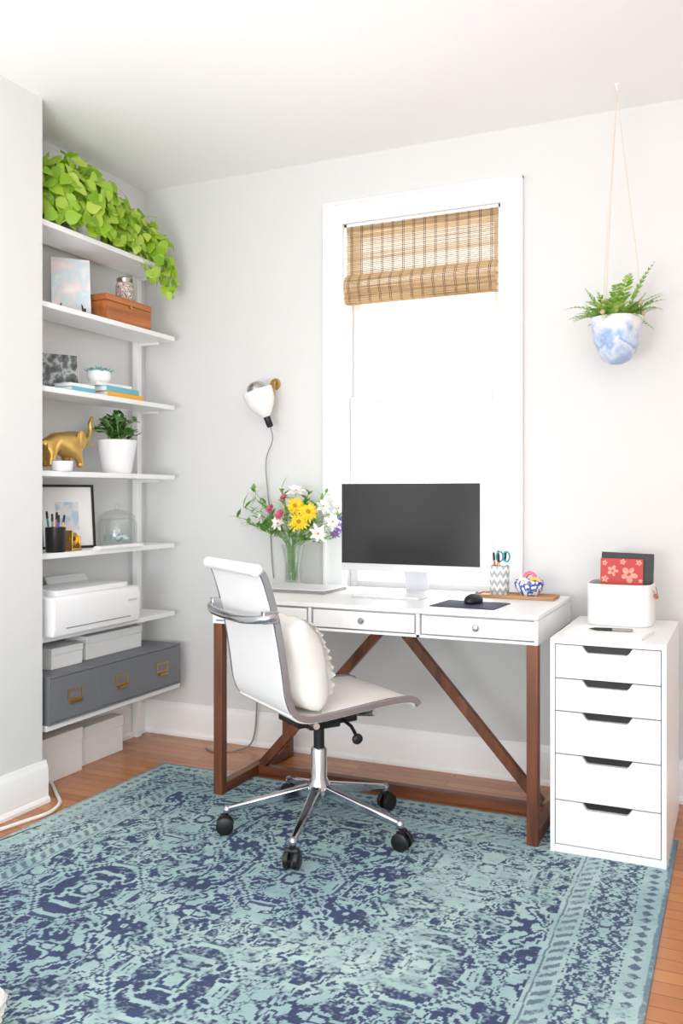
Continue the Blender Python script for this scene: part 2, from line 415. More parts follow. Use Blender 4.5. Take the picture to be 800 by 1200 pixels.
    fc = np.stack([idx[:-1, :-1], idx[:-1, 1:], idx[1:, 1:], idx[1:, :-1]], -1).reshape(-1, 4)
    ring = np.concatenate([idx[0, :], idx[1:, -1], idx[-1, -2::-1], idx[-2:0:-1, 0]]); nr = len(ring); n0 = nx*ny
    lo = verts[ring].copy(); lo[:, 2] = 0; verts = np.concatenate([verts, lo]); vc = np.concatenate([vc, vc[ring]*.8])
    i = np.arange(nr); j = (i+1) % nr
    sf = np.stack([ring[i], n0+i, n0+j, ring[j]], -1); fc = np.concatenate([fc, sf])
    me = bpy.data.meshes.new('area_rug'); me.vertices.add(len(verts)); me.vertices.foreach_set('co', verts.astype(np.float32).ravel())
    me.loops.add(fc.size); me.loops.foreach_set('vertex_index', fc.astype(np.int32).ravel())
    me.polygons.add(len(fc)); me.polygons.foreach_set('loop_start', np.arange(0, fc.size, 4, dtype=np.int32))
    me.update(calc_edges=True); me.validate()
    at_ = me.color_attributes.new('Col', 'FLOAT_COLOR', 'POINT')
    at_.data.foreach_set('color', np.concatenate([vc, np.ones((len(vc), 1))], 1).astype(np.float32).ravel())
    o = bpy.data.objects.new('area_rug', me); COL.objects.link(o); me.materials.append(M['rug'])
    tag(o, 'large blue and teal distressed oriental patterned rug on the wood floor', 'rug')
make_rug()
RG = .006
# ------------------------------------------------------------ desk
DT = .775
DX, DY = -1.252, 3.245; hx, hy = .635, .305
desk = thing('desk', 'white desk with three drawers and brown wooden legs under the window', 'desk', (DX, DY, 0))
obj('tabletop', bx(-hx, hx, -hy, hy, DT-.016, DT), M['white'], desk, bevel=.002)
b = BM(); box(b, -hx+.002, hx-.002, -hy+.03, hy-.002, .675, DT-.018)
for x in (-hx+.002, -hx/3-.006, hx/3-.006, hx-.014): box(b, x, x+.012, -hy+.001, -hy+.03, .675, DT-.018)
box(b, -hx+.014, hx-.014, -hy+.001, -hy+.03, .675, .684)
obj('drawer_case', b, M['white'], desk)
for i in range(3):
    xc = (i-1)*2*hx/3
    d = obj('drawer', bx(xc-.198, xc+.198, -hy+.0015, -hy+.016, .689, DT-.023), M['white'], desk, bevel=.0015)
    kb = BM(); lathe(kb, [(0, 0), (.006, 0), (.005, .008), (.011, .014), (.012, .019), (.009, .023), (0, .024)], 16, (xc, -hy+.0015, .722), Matrix.Rotation(R(90), 3, 'X'))
    obj('knob', kb, M['chrome'], d)
for sx in (-1, 1):
    for sy in (-1, 1):
        xc = sx*(hx-.022); yc = sy*(hy-.022)
        obj('leg', bx(xc-.019, xc+.019, yc-.019, yc+.019, RG if sy < 0 else 0, .675), M['walnut'], desk, bevel=.002)
    xc = sx*(hx-.022)
    obj('bottom_rail', bx(xc-.018, xc+.018, -hy+.041, hy-.041, RG, .046), M['walnut_y'], desk, bevel=.002)
    b = BM(); beam(b, (sx*.022, 0, .672), (sx*(hx-.055), 0, .05), .034, .036); obj('brace', b, M['walnut'], desk, bevel=.002)
obj('stretcher', bx(-hx+.041, hx-.041, -.019, .019, RG, .044), M['walnut_x'], desk, bevel=.002)
# ------------------------------------------------------------ office chair
CC = (-1.345, 2.775, RG); CR = -R(36)
ch = thing('office_chair', 'white leather swivel office chair with chrome frame pulled out from the desk', 'chair', CC, CR)
raw = [(0, .268, .447), (0, .258, .460), (0, .228, .468), (0, .15, .468), (0, .02, .456), (0, -.10, .446), (0, -.165, .449), (0, -.205, .472), (0, -.228, .52), (0, -.240, .60), (0, -.256, .70), (0, -.277, .80), (0, -.300, .88), (0, -.317, .92), (0, -.338, .938)]
path = smooth_path(raw, 5); cut = 7*5
HWC = .204
b = BM(); sweep_yz(b, path[:cut+1], -HWC, HWC, .022); obj('seat', b, M['seatleather'], ch, bevel=.007, bseg=3)
b = BM(); sweep_yz(b, path[cut:], -HWC, HWC, .012); back = obj('backrest', b, M['leather'], ch, bevel=.004)
b = BM(); tube(b, [(-HWC-.006, -.328, .934), (HWC+.006, -.328, .934)], .020, 16); obj('head_roll', b, M['leather'], back, bevel=.006)
for s in (-1, 1):
    b = BM(); x = s*(HWC+.008); sweep_yz(b, path[:-4], x-.007, x+.007, .021, -.006); obj('side_rail', b, M['rail'], ch, bevel=.005, bseg=3)
b = BM(); xr = HWC+.017
pts = smooth_path([(-xr, -.275, .79), (-xr-.002, -.30, .785), (-xr+.03, -.325, .78), (-.1, -.342, .774), (.1, -.342, .774), (xr-.03, -.325, .78), (xr+.002, -.30, .785), (xr, -.275, .79)], 5)
tube(b, pts, .014, 12)
for s in (-1, 1): box(b, s*(HWC+.011)-.012, s*(HWC+.011)+.012, -.315, -.262, .768, .808)
obj('back_spreader', b, M['chrome'], ch, bevel=.003)
b = BM(); xr = HWC+.004; tube(b, [(-xr, .1, .442), (-.12, .09, .425), (.12, .09, .425), (xr, .1, .442)], .011, 10); tube(b, [(-xr, -.12, .425), (-.12, -.1, .418), (.12, -.1, .418), (xr, -.12, .425)], .011, 10)
obj('seat_spreader', b, M['chrome'], ch)
b = BM(); box(b, -.08, .08, -.12, .11, .385, .42); box(b, -.05, .05, -.06, .06, .365, .386); obj('tilt_mechanism', b, M['black'], ch, bevel=.006)
b = BM(); tube(b, [(.07, .05, .4), (.13, .055, .385), (.165, .055, .36)], .006, 8); ell(b, (.17, .055, .352), (.012, .02, .018)); obj('lever', b, M['black'], ch)
b = BM(); lathe(b, [(0, .28), (.019, .28), (.019, .368), (0, .368)], 20); obj('gas_lift', b, M['black'], ch)
b = BM(); lathe(b, [(0, .1), (.036, .1), (.04, .115), (.04, .165), (.032, .178), (.028, .19), (.028, .285), (.023, .292), (0, .292)], 24); obj('column', b, M['chrome'], ch)
for k in range(5):
    th = R(65+72*k)-CR; dx, dy = math.cos(th), math.sin(th)
    b = BM(); beam(b, (dx*.03, dy*.03, .145), (dx*.315, dy*.315, .085), .036, .04, .022, .02)
    ell(b, (dx*.318, dy*.318, .08), (.014, .014, .018))
    lg = obj('base_leg', b, M['chrome'], ch, bevel=.006)
    b = BM(); px, py = -dy, dx; cxx, cyy = dx*.325, dy*.325
    for s in (-1, 1):
        c0 = Vector((cxx+px*s*.008, cyy+py*s*.008, .03)); c1 = Vector((cxx+px*s*.026, cyy+py*s*.026, .03))
        tube(b, [c0, c0+(c1-c0)*.1, c0+(c1-c0)*.8, c1], [.028, .03, .03, .024], 20)
    tube(b, [(cxx, cyy, .03), (cxx, cyy, .068)], .011, 10); tube(b, [(cxx+px*.02, cyy+py*.02, .056), (cxx-px*.02, cyy-py*.02, .056)], .012, 10)
    obj('caster', b, M['black'], lg)
# pillow
cm = Matrix.Translation(Vector(CC)) @ Matrix.Rotation(CR, 4, 'Z')
pil = thing('throw_pillow', 'off white cushion with ruffled trim leaning on the office chair backrest', 'pillow', cm @ Vector((.005, -.092, .464)), CR)
pil.rotation_euler = (R(14), 0, CR)
PW, PH, PT = .195, .155, .098
def pth_(u, v): return PT*(max(0, (1-abs(u)**2.4))*max(0, (1-abs(v)**2.4)))**.45*(1-.12*v)
def pil_mesh(n=22):
    b = BM(); g = {}
    for s in (-1, 1):
        for i in range(n+1):
            for j in range(n+1):
                u = -1+2*i/n; v = -1+2*j/n
                if s == 1 and (abs(u) == 1 or abs(v) == 1): g[s, i, j] = g[-1, i, j]; continue
                pin = 1-.05*(1-abs(v))*abs(u)**3; pinv = 1-.05*(1-abs(u))*abs(v)**3
                g[s, i, j] = b.verts.new((u*PW*pin, s*pth_(u, v)+.005*math.sin(9*u+5*v), PH+v*PH*pinv))
        for i in range(n):
            for j in range(n): b.faces.new((g[s, i, j], g[s, i+1, j], g[s, i+1, j+1], g[s, i, j+1]))
    return b
obj('cushion', pil_mesh(), M['cloth'], pil, smooth=180)
def ruffle(rowx, n=170, amp=.0055, w_=.032, ph=0):
    b = BM(); prev = None
    for k in range(n+1):
        v = -.92+1.84*k/n; z = PH+v*PH; th = pth_(rowx/PW, v); wv = math.sin(k*.36+ph)+.6*math.sin(k*.17+1+ph); ed = min(1, 4*(1-abs(v)/.92)+.2)
        a = b.verts.new((rowx, th-.004, z)); m1 = b.verts.new((rowx+w_*.45*ed+amp*wv*.4, th+w_*.35*ed, z)); c = b.verts.new((rowx+w_*ed+amp*wv, th+w_*.2*ed+amp*wv*.7, z-.003))
        if prev: b.faces.new((prev[0], a, m1, prev[1])); b.faces.new((prev[1], m1, c, prev[2]))
        prev = (a, m1, c)
    return obj('ruffle', b, M['cloth'], pil, smooth=180, recalc=False)
ruffle(.04); ruffle(.075, ph=2); ruffle(.11, ph=4)
# ------------------------------------------------------------ drawer cabinet
KW, KD, KH = .36, .58, .70
KX, KY = -.397, 3.22
cab = thing('drawer_cabinet', 'white five drawer cabinet standing to the right of the desk', 'cabinet', (KX, KY, RG))
b = BM(); t = .015
box(b, -KW/2, -KW/2+t, -KD/2, KD/2, 0, KH-.018); box(b, KW/2-t, KW/2, -KD/2, KD/2, 0, KH-.018)
box(b, -KW/2+t, KW/2-t, KD/2-.012, KD/2, .02, KH-.018); box(b, -KW/2+t, KW/2-t, -KD/2+.004, KD/2-.012, 0, .025)
obj('carcass', b, M['white'], cab, bevel=.001)
obj('top', bx(-KW/2, KW/2, -KD/2, KD/2, KH-.018, KH), M['white'], cab, bevel=.0015)
zs = [(.572, .679), (.465, .568), (.325, .461), (.174, .321), (.029, .170)]
for z0, z1 in zs:
    b = BM(); a = KW/2-t-.0025; n1, n2, nd = .078, .06, .022
    prism(b, [(-a, z0), (a, z0), (a, z1), (n1, z1), (n2+.006, z1-nd+.004), (n2, z1-nd), (-n2, z1-nd), (-n2-.006, z1-nd+.004), (-n1, z1), (-a, z1)], -KD/2+.002, -KD/2+.02)
    d = obj('drawer', b, M['white'], cab)
    obj('drawer_box', bx(-a+.02, a-.02, -KD/2+.0205, KD/2-.04, z0+.004, z0+.012), M['black'], d)
    obj('notch_shade', bx(-n1-.004, n1+.004, -KD/2+.021, -KD/2+.024, z1-nd-.012, z1+.001), M['black'], d)  # black plate behind the notch, stands in for the shadow inside the opening
# ------------------------------------------------------------ monitor
MX, MY = Xy(479, 3.38), 3.38
mon = thing('computer_monitor', 'large black screened desktop computer on the desk before the window', 'monitor', (MX, MY, DT))
g0, g1 = .892-DT, 1.222-DT; mw = .297; c0 = g0-.03
b = BM(); box(b, -mw, mw, -.004, .004, c0, g1)
ring = [(-mw+.01, c0+.01), (mw-.01, c0+.01), (mw-.01, g1-.01), (-mw+.01, g1-.01)]
a = [b.verts.new((x, .004, z)) for x, z in ring]; zc = (c0+g1)/2
e2 = [b.verts.new((x*.35, .04, zc+(z-zc)*.35)) for x, z in ring]
for i in range(4): b.faces.new((a[i], a[(i+1) % 4], e2[(i+1) % 4], e2[i]))
b.faces.new(e2)
obj('housing', b, M['alu'], mon, bevel=.002)
obj('screen', bx(-mw+.001, mw-.001, -.0062, -.004, g0, g1-.001), M['screen'], mon)
b = BM(); box(b, -.085, .085, -.05, .11, 0, .005); sw = .05
v = [b.verts.new(p) for p in ((-sw, .1, .005), (sw, .1, .005), (sw, .11, .005), (-sw, .11, .005), (-sw, .036, .2), (sw, .036, .2), (sw, .046, .2), (-sw, .046, .2))]
for f in ((0, 1, 5, 4), (2, 3, 7, 6), (0, 4, 7, 3), (1, 2, 6, 5), (4, 5, 6, 7)): b.faces.new([v[i] for i in f])
obj('stand', b, M['alu'], mon, bevel=.001)
# keyboard
kx = Xy(458, 3.24)
kb = thing('keyboard', 'slim white computer keyboard in front of the monitor', 'keyboard', (kx, 3.23, DT))
b = BM(); prism(b, [(-.14, 0), (.14, 0), (.14, .006), (-.14, .006)], -.055, .055); obj('case', b, M['alu'], kb, bevel=.002)
b = BM()
for r_ in range(5):
    for c_ in range(14):
        if r_ == 0 and 3 <= c_ <= 8:
            if c_ == 3: box(b, -.13+3*.0187, -.13+9*.0187-.0025, -.05, -.034, .006, .009)
            continue
        box(b, -.13+c_*.0187, -.13+c_*.0187+.016, -.05+r_*.0195, -.034+r_*.0195, .006, .009)
obj('keys', b, M['plastic'], kb)
mp = at(551, 709, DT)
pad = tag(obj('mouse_pad', bx(-.12, .12, -.1, .1, 0, .003), M['navy'], bevel=.001), 'dark navy rectangular mouse pad on the desk top', 'mouse pad', loc=(mp.x, mp.y, DT), rz=R(-3))
ms = thing('computer_mouse', 'small black computer mouse resting on the navy pad', 'mouse', (mp.x+.0, mp.y+.04, DT+.003), R(-8))
b = BM(); ell(b, (0, 0, .009), (.031, .052, .026), 20, 14); bmesh.ops.bisect_plane(b, geom=b.verts[:]+b.edges[:]+b.faces[:], plane_co=(0, 0, 0), plane_no=(0, 0, -1), clear_outer=True); obj('shell', b, M['black'], ms)
b = BM(); tube(b, [(-.004, .028, .033), (.004, .028, .033)], .006, 12); obj('scroll_wheel', b, M['cableg'], ms)
# closed laptop
lp = Xy(354, 3.31)
lap = thing('laptop', 'closed silver laptop lying on the left end of the desk', 'laptop', (lp, 3.31, DT))
obj('base', bx(-.155, .155, -.11, .11, 0, .01), M['cableg'], lap, bevel=.002); obj('lid', bx(-.155, .155, -.11, .11, .0115, .017), M['alu'], lap, bevel=.002)
# tray, cup, bowl
tx = Xy(605, 3.42)
tr = thing('wooden_tray', 'flat wooden tray at the back right of the desk under cup and bowl', 'tray', (tx, 3.42, DT))
obj('board', bx(-.155, .155, -.06, .06, 0, .008), M['tray'], tr, bevel=.002)
b = BM(); box(b, -.155, .155, -.06, -.054, .008, .014); box(b, -.155, .155, .054, .06, .008, .014); box(b, -.155, -.149, -.054, .054, .008, .014); box(b, .149, .155, -.054, .054, .008, .014); obj('rim', b, M['tray'], tr)
TZ = DT+.008
cx_ = Xy(585, 3.42)
cup = tag(obj('pencil_cup', (lambda b: (lathe(b, [(0, 0), (.034, 0), (.037, .004), (.039, .115), (.036, .115), (.034, .008), (0, .008)], 32), b)[1])(BM()), M['chevron']), 'white and grey chevron patterned cup on the wooden tray', 'pencil cup', loc=(cx_, 3.42, TZ))
def pen(name, label, group, base, tip, m, cat='pen', r=.004):
    base = Vector(base); tip = Vector(tip); L = (tip-base).length
    p = thing(name, label, cat, base, group=group); p.rotation_mode = 'QUATERNION'; p.rotation_quaternion = (tip-base).to_track_quat('Z', 'Y')
    b = BM(); lathe(b, [(0, 0), (r*.3, 0), (r, .018), (r, L-.03), (0, L-.03)], 10); obj('barrel', b, m, p)
    b = BM(); lathe(b, [(0, L-.03), (r*1.15, L-.03), (r*1.15, L-.004), (r*.7, L), (0, L)], 10); obj('cap', b, M['black'] if m != M['black'] else M['silver'], p)
cps = [(-.012, .0, -.026, .01, .165, 'pink'), (.01, .01, .022, .012, .17, 'blue'), (.0, -.012, .002, -.02, .16, 'orange'), (-.006, .012, -.012, .026, .172, 'red')]
for x0, y0, x1, y1, h, c in cps:
    pen('pen', c+' pen standing in the chevron patterned cup', 'pens in the chevron cup', (cx_+x0, 3.42+y0, TZ+.0085), (cx_+x1, 3.42+y1, TZ+h), M[c])
sc = thing('scissors', 'teal handled scissors standing in the chevron cup', 'scissors', (cx_+.016, 3.412, TZ+.0085))
b = BM(); beam(b, (0, 0, 0), (-.006, 0, .125), .003, .006, .01, .003); beam(b, (.002, .003, 0), (.006, .003, .125), .003, .006, .01, .003); obj('blade', b, M['silver'], sc)
for s in (-1, 1):
    b = BM(); tube(b, [(s*.013+.013*math.cos(a_), .001, .142+.02*math.sin(a_)) for a_ in [2*math.pi*i/16 for i in range(17)]], .0035, 8); obj('handle', b, M['teal'], sc)
bx_ = Xy(620, 3.42)
bowl = tag(obj('ginger_bowl', (lambda b: (lathe(b, [(0, 0), (.03, 0), (.032, .006), (.05, .025), (.058, .048), (.055, .062), (.052, .062), (.054, .048), (.046, .026), (.02, .01), (0, .01)], 36), b)[1])(BM()), M['bluewhite']), 'small blue and white porcelain bowl on the wooden tray', 'bowl', loc=(bx_, 3.42, TZ))
for i, (dx, dy, dz, m_, lb, tl) in enumerate([(-.022, 0, .045, 'ceramic', 'white', .5), (.024, .0, .049, 'brass', 'gold', -.6), (.0, .014, .07, 'pink', 'pink', .2)]):
    tp = thing('tape_roll', lb+' roll of tape sitting in the blue and white bowl', 'tape roll', (bx_+dx, 3.42+dy, TZ+dz), group='tape rolls in the bowl'); tp.rotation_euler = (R(80), tl, 0)
    b = BM(); lathe(b, [(.014, -.008), (.026, -.008), (.026, .008), (.014, .008), (.014, -.008)], 24); obj('tape', b, M[m_], tp)
    b = BM(); lathe(b, [(.012, -.0085), (.014, -.0085), (.014, .0085), (.012, .0085), (.012, -.0085)], 24); obj('core', b, M['tray'], tp)
# ------------------------------------------------------------ things on cabinet
KT = KH+RG
BXc, BYc = Xy(728, 3.385), 3.385
bn = thing('storage_bin', 'white straight sided bin holding notebooks on top of the drawer cabinet', 'bin', (BXc, BYc, KT))
b = BM(); lathe(b, [(0, 0), (.111, 0), (.114, .003), (.115, .147), (.110, .149), (.107, .008), (0, .008)], 64, sq=4); obj('bucket', b, M['matwhite'], bn)
hp = [(.117+.010*math.sin(math.pi*i/14), -.075+.11*i/14, .132-.035*math.sin(math.pi*i/14)) for i in range(15)]
b = BM(); tube(b, hp, .0016, 8); h_ = obj('handle', b, M['tray'], bn)
for i in (3, 4): b = BM(); ell(b, hp[i], .0075); obj('bead', b, M['boxwood'], h_)
def notebook(name, label, loc, w_, h_, t_, m, rot, group=None, cat='notebook'):
    n = thing(name, label, cat, loc, group=group); n.rotation_euler = rot
    b = BM(); box(b, -w_/2, w_/2, -t_/2, -t_/2+.003, 0, h_); box(b, -w_/2, w_/2, t_/2-.003, t_/2, 0, h_); box(b, -w_/2, -w_/2+.003, -t_/2+.003, t_/2-.003, 0, h_)
    obj('cover', b, m, n, bevel=.0008); obj('pages', bx(-w_/2+.003, w_/2-.004, -t_/2+.003, t_/2-.003, .003, h_-.004), M['paper'], n); return n
notebook('notebook', 'black notebook standing behind the red floral book in the white bin', (BXc+.012, BYc+.02, KT+.009), .185, .246, .016, M['black'], (R(-6), R(2), R(8)), 'notebooks in the white bin')
rb = notebook('notebook', 'red notebook with coral flowers standing in the white bin', (BXc-.002, BYc-.004, KT+.009), .15, .226, .014, M['red'], (R(-6), R(1), R(8)), 'notebooks in the white bin')
b = BM()
def flat(bm, cx, cz, rx, rz_, an_, y):
    vs = []
    for i in range(12):
        t_ = 2*math.pi*i/12; x = rx*math.cos(t_); z = rz_*math.sin(t_); vs.append(bm.verts.new((cx+x*math.cos(an_)-z*math.sin(an_), y, cz+x*math.sin(an_)+z*math.cos(an_))))
    bm.faces.new(vs)
for x, z, r_ in ((-.032, .18, .022), (.026, .168, .032), (.06, .212, .012), (-.06, .208, .011), (.004, .214, .012), (-.058, .15, .014), (.066, .146, .008)):
    for k in range(5):
        a_ = k*2*math.pi/5+x*40; flat(b, x+r_*.55*math.cos(a_), z+r_*.55*math.sin(a_), r_*.42*random.uniform(.8, 1.15), r_*.27*random.uniform(.9, 1.3), a_, -.0073-.00005*k)
obj('floral_print', b, M['coral'], rb, recalc=False)
pp_ = Vector((Xy(714, 3.085), 3.085, KT))
padp = thing('paper_pad', 'white paper pad lying in front of the white bin on the cabinet', 'notepad', pp_, R(-8))
obj('sheets', bx(-.125, .125, -.085, .085, .002, .012), M['paper'], padp, bevel=.001); obj('backing', bx(-.125, .125, -.085, .085, 0, .002), M['matwhite'], padp)
pn = thing('pen', 'dark pen lying on the white paper pad', 'pen', (pp_.x+.01, pp_.y-.01, KT+.0178)); pn.rotation_euler = (0, R(90), R(6))
b = BM(); lathe(b, [(0, -.075), (.001, -.075), (.005, -.055), (.0055, .0), (0, .0)], 12); obj('barrel', b, M['black'], pn)
b = BM(); lathe(b, [(0, 0), (.0058, 0), (.0058, .06), (.004, .066), (0, .066)], 12); obj('cap', b, M['cableg'], pn)
# ------------------------------------------------------------ bamboo blind
bl = thing('bamboo_blind', 'woven bamboo roman blind half drawn at the top of the window', 'blind', ((WX0+WX1)/2, YB-.014, WZ1-.0125))
bw = hw-.014
b = BM(); box(b, -bw, bw, .016, .045, -.03, 0); obj('head_rail', b, M['bamboo'], bl)
prof = []
z = -.003
while z > -.245: prof.append((.012, z)); z -= .0062
fp = smooth_path([Vector((0, y, z)) for y, z in [(.01, -.22), (-.014, -.238), (-.026, -.262), (-.028, -.285), (-.02, -.305), (-.004, -.318), (.012, -.322)]], 4)
fold2 = smooth_path([Vector((0, y, z)) for y, z in [(.014, -.27), (-.002, -.3), (-.014, -.325), (-.01, -.342), (.01, -.35)]], 4)
b = BM()
for y, z in prof+[(p.y, p.z) for p in fp]+[(p.y, p.z) for p in fold2]:
    dz = random.uniform(.0018, .0026); j = random.uniform(-.002, .002)
    box(b, -bw+j, bw+j, y-.001, y+.001, z-dz, z+dz)
obj('slats', b, M['bamboo'], bl)
b = BM(); x = -bw+.02
while x < bw:
    for o_ in (0, .007):
        box(b, x+o_-.0009, x+o_+.0009, .0095, .0106, -.25, 0)
        tube(b, [Vector((x+o_, p.y-.002, p.z)) for p in fp], .001, 4); tube(b, [Vector((x+o_, p.y-.002, p.z)) for p in fold2], .001, 4)
    x += .049
obj('thread', b, M['thread'], bl)
# ------------------------------------------------------------ hanging planter
HX, HY = -.424, 3.39; ZR = 1.826; ZBt = 1.655
hpn = thing('hanging_planter', 'blue watercolour planter with fern hanging on cords from the ceiling', 'hanging plant', (HX, HY, ZBt))
ht = ZR-ZBt
b = BM(); lathe(b, [(0, 0), (.022, .002), (.045, .014), (.066, .042), (.082, .09), (.094, ht), (.088, ht), (.076, .09), (.06, .05), (0, .03)], 40); obj('pot', b, M['glaze'], hpn)
b = BM(); lathe(b, [(0, ht-.02), (.084, ht-.022)], 24); obj('soil', b, M['soil'], hpn)
ctop = HC-ZBt
for k in range(3):
    a_ = R(245+120*k); ex, ey = .091*math.cos(a_), .091*math.sin(a_)
    b = BM(); tube(b, [(0, 0, ctop-.02), (ex*.25, ey*.25, ctop-.235), (ex*.7, ey*.7, ht+.28), (ex, ey, ht+.012), (ex, ey, ht-.001)], .0020, 6); cd = obj('hanger_cord', b, M['cord'], hpn)
    for q in range(3): b = BM(); f_ = 1-.08*q/2; ell(b, (ex*f_, ey*f_, ht+.012+q*.02), .0098); obj('bead', b, M['bead'], cd)
b = BM(); lathe(b, [(0, ctop), (.009, ctop), (.009, ctop-.004), (.003, ctop-.006), (.003, ctop-.02), (0, ctop-.02)], 12); obj('ceiling_hook', b, M['trim'], hpn)
def frond(bl_, bs_, p, az, L, rise, droop, lw=.018):
    d = Vector((math.cos(az), math.sin(az), 0)); n = 12; prev = Vector(p); pts = [prev.copy()]
    for i in range(1, n+1):
        t = i/n; pts.append(Vector(p)+d*L*(t*(1-.15*rise))+Vector((0, 0, L*(rise*t-droop*t*t))))
    tube(bs_, pts, [.0016*(1-.7*i/n) for i in range(n+1)], 4)
    for i in range(2, n+1):
        tdir = (pts[i]-pts[i-1]).normalized(); s = tdir.cross(Vector((0, 0, 1))).normalized(); up = s.cross(tdir)
        ll = (lw*1.5*math.sin(math.pi*(.18+.78*i/n))+.005)*random.uniform(.75, 1.2)
        for sg in (-1, 1): leaf(bl_, pts[i], s*sg+tdir*random.uniform(.4, 1)+up*.15, up, ll, ll*.42, .1, (.4, 1, .75, .05))
bl_, bs_ = BM(), BM()
for k in range(56):
    a_ = k*2.399+random.uniform(-.5, .5); L = random.uniform(.08, .2); rr = random.uniform(0, .055)
    up_ = random.random() < .5
    frond(bl_, bs_, (rr*math.cos(a_), rr*math.sin(a_), ht-.02), a_, L*(.8 if up_ else 1), random.uniform(.9, 1.8) if up_ else random.uniform(.5, 1.0), random.uniform(.3, .75), .0155)
obj('foliage', bl_, M['fern'], hpn, smooth=60, recalc=False); obj('stem', bs_, M['stem'], hpn)
# ------------------------------------------------------------ sconce
SX = Xy(323, YB)
scn = thing('sconce_lamp', 'white shaded wall lamp with chrome tipped bulb left of the window', 'wall lamp', (SX, YB, 1.69))
b = BM(); lathe(b, [(0, 0), (.026, 0), (.026, .008), (.02, .014), (0, .014)], 28, (0, 0, 0), Matrix.Rotation(R(90), 3, 'X')); obj('wall_plate', b, M['brass'], scn)
ax = Vector((-.28, -.2, .93)).normalized(); q = ax.to_track_quat('Z', 'Y').to_matrix(); sb = Vector((.008, -.10, -.16))
b = BM(); tube(b, smooth_path([(0, -.012, 0), (.01, -.03, .002), (.022, -.055, -.03), (.026, -.08, -.12), (.012, -.098, -.168)], 4), .0055, 10); obj('arm', b, M['brass'], scn)
b = BM(); lathe(b, [(.016, 0), (.022, .004), (.036, .022), (.052, .045), (.063, .07), (.069, .1), (.07, .128), (.067, .128), (.066, .1), (.06, .072), (.049, .048), (.033, .026), (.014, .006), (.016, 0)], 36, sb, q); obj('shade', b, M['ceramic'], scn)
b = BM(); lathe(b, [(0, -.05), (.011, -.05), (.015, -.045), (.016, 0), (.013, .02), (0, .02)], 20, sb, q); obj('socket', b, M['black'], scn)
b = BM(); lathe(b, [(0, .02), (.013, .02), (.014, .05), (.03, .075), (.044, .105), (.046, .125)], 24, sb, q); bu = obj('bulb', b, M['ceramic'], scn)
b = BM(); lathe(b, [(.0465, .125), (.044, .143), (.033, .158), (.018, .166), (0, .168)], 24, sb, q); obj('bulb_cap', b, M['silver'], bu)
c0_ = sb-ax*.05
b = BM(); tube(b, smooth_path([c0_, c0_+Vector((.005, .01, -.06)), (-.03, -.04, -.37), (-.025, -.012, -.6), (-.015, -.012, -.8), (-.0, -.02, -.9)], 6), .0028, 6); obj('power_cord', b, M['cableg'], scn)
# ------------------------------------------------------------ vase and flowers
VY = 3.48; VX = Xy(343, VY)
vs_ = thing('glass_vase', 'clear flared glass vase of flowers on the left of the desk', 'vase', (VX, VY, DT))
b = BM(); lathe(b, [(0, .002), (.036, .002), (.04, .008), (.036, .05), (.036, .1), (.046, .16), (.054, .18), (.051, .18), (.043, .158), (.033, .1), (.033, .05), (.035, .016), (0, .014)], 32); obj('glass', b, M['glass'], vs_)
b = BM(); lathe(b, [(0, .016), (.032, .018), (.032, .1), (0, .1)], 28); obj('water', b, M['water'], vs_)
def flower(name, label, group, kind, head, cat='flower', facing=None):
    head = Vector(head); base = Vector((VX+random.uniform(-.018, .018), VY+random.uniform(-.018, .018), DT+.022))
    fl = thing(name, label, cat, base, group=group); h = head-base
    rim = Vector((h.x*.12, h.y*.12, .16)); rim.x = max(-.03, min(.03, rim.x)); rim.y = max(-.03, min(.03, rim.y))
    b = BM(); tube(b, smooth_path([(0, 0, 0), rim*.6, rim, rim.lerp(h, .6)+Vector((0, 0, .015)), h], 4), .0013, 6); obj('stem', b, M['stem'], fl)
    n = facing if facing is not None else (Vector((h.x, h.y-.10, .09)).normalized()); q = n.to_track_quat('Z', 'Y').to_matrix()
    if kind == 'sprig':
        b = BM()
        for k in range(13):
            t_ = .45+.6*k/12; p = rim.lerp(h, t_*.95); d = Vector((random.uniform(-1, 1), random.uniform(-1, 1), random.uniform(-.1, .8)))+n*.6
            leaf(b, p, d, (0, 0, 1), random.uniform(.04, .072), random.uniform(.012, .021), .25)
        obj('foliage', b, M['leaf'], fl, recalc=False, smooth=60)
    else:
        b = BM(); spec = {'yellow': (18, .044, .012, .35), 'white': (7, .042, .018, .6), 'pink': (16, .025, .010, .5), 'violet': (9, .025, .011, .6)}[kind]
        for lay in range(2):
            for k in range(spec[0]):
                a_ = 2*math.pi*(k+.5*lay)/spec[0]; L = spec[1]*(1-.3*lay)*random.uniform(.75, 1.15)
                d = q @ Vector((math.cos(a_), math.sin(a_), spec[3]*(1+lay*.8)*random.uniform(.5, 1.4)))
                leaf(b, h+n*.002*lay, d, n, L, spec[2], .3, (.4, .8, 1, .8, .3))
        obj('petals', b, M[{'yellow': 'yellowp', 'white': 'whitep', 'pink': 'pinkp', 'violet': 'purplep'}[kind]], fl, recalc=False, smooth=60)
        b = BM(); ell(b, h+n*.006, .010 if kind == 'yellow' else .005); obj('flower_centre', b, M['centre'], fl)
        b = BM()
        for k in range(3):
            p = rim.lerp(h, .6+.1*k); leaf(b, p, Vector((random.uniform(-1, 1), random.uniform(-1, .3), .4)), (0, 0, 1), .05, .016, .25)
        obj('leaf', b, M['leaf'], fl, recalc=False, smooth=60)
def hd(u, v, dy): return pz(u, v, VY+dy)
for u, v, dy in ((346, 593, -.06), (361, 600, -.08), (350, 612, -.09)): flower('yellow_flower', 'bright yellow many petalled flower at the centre of the bouquet', 'yellow flowers in the vase', 'yellow', hd(u, v, dy))
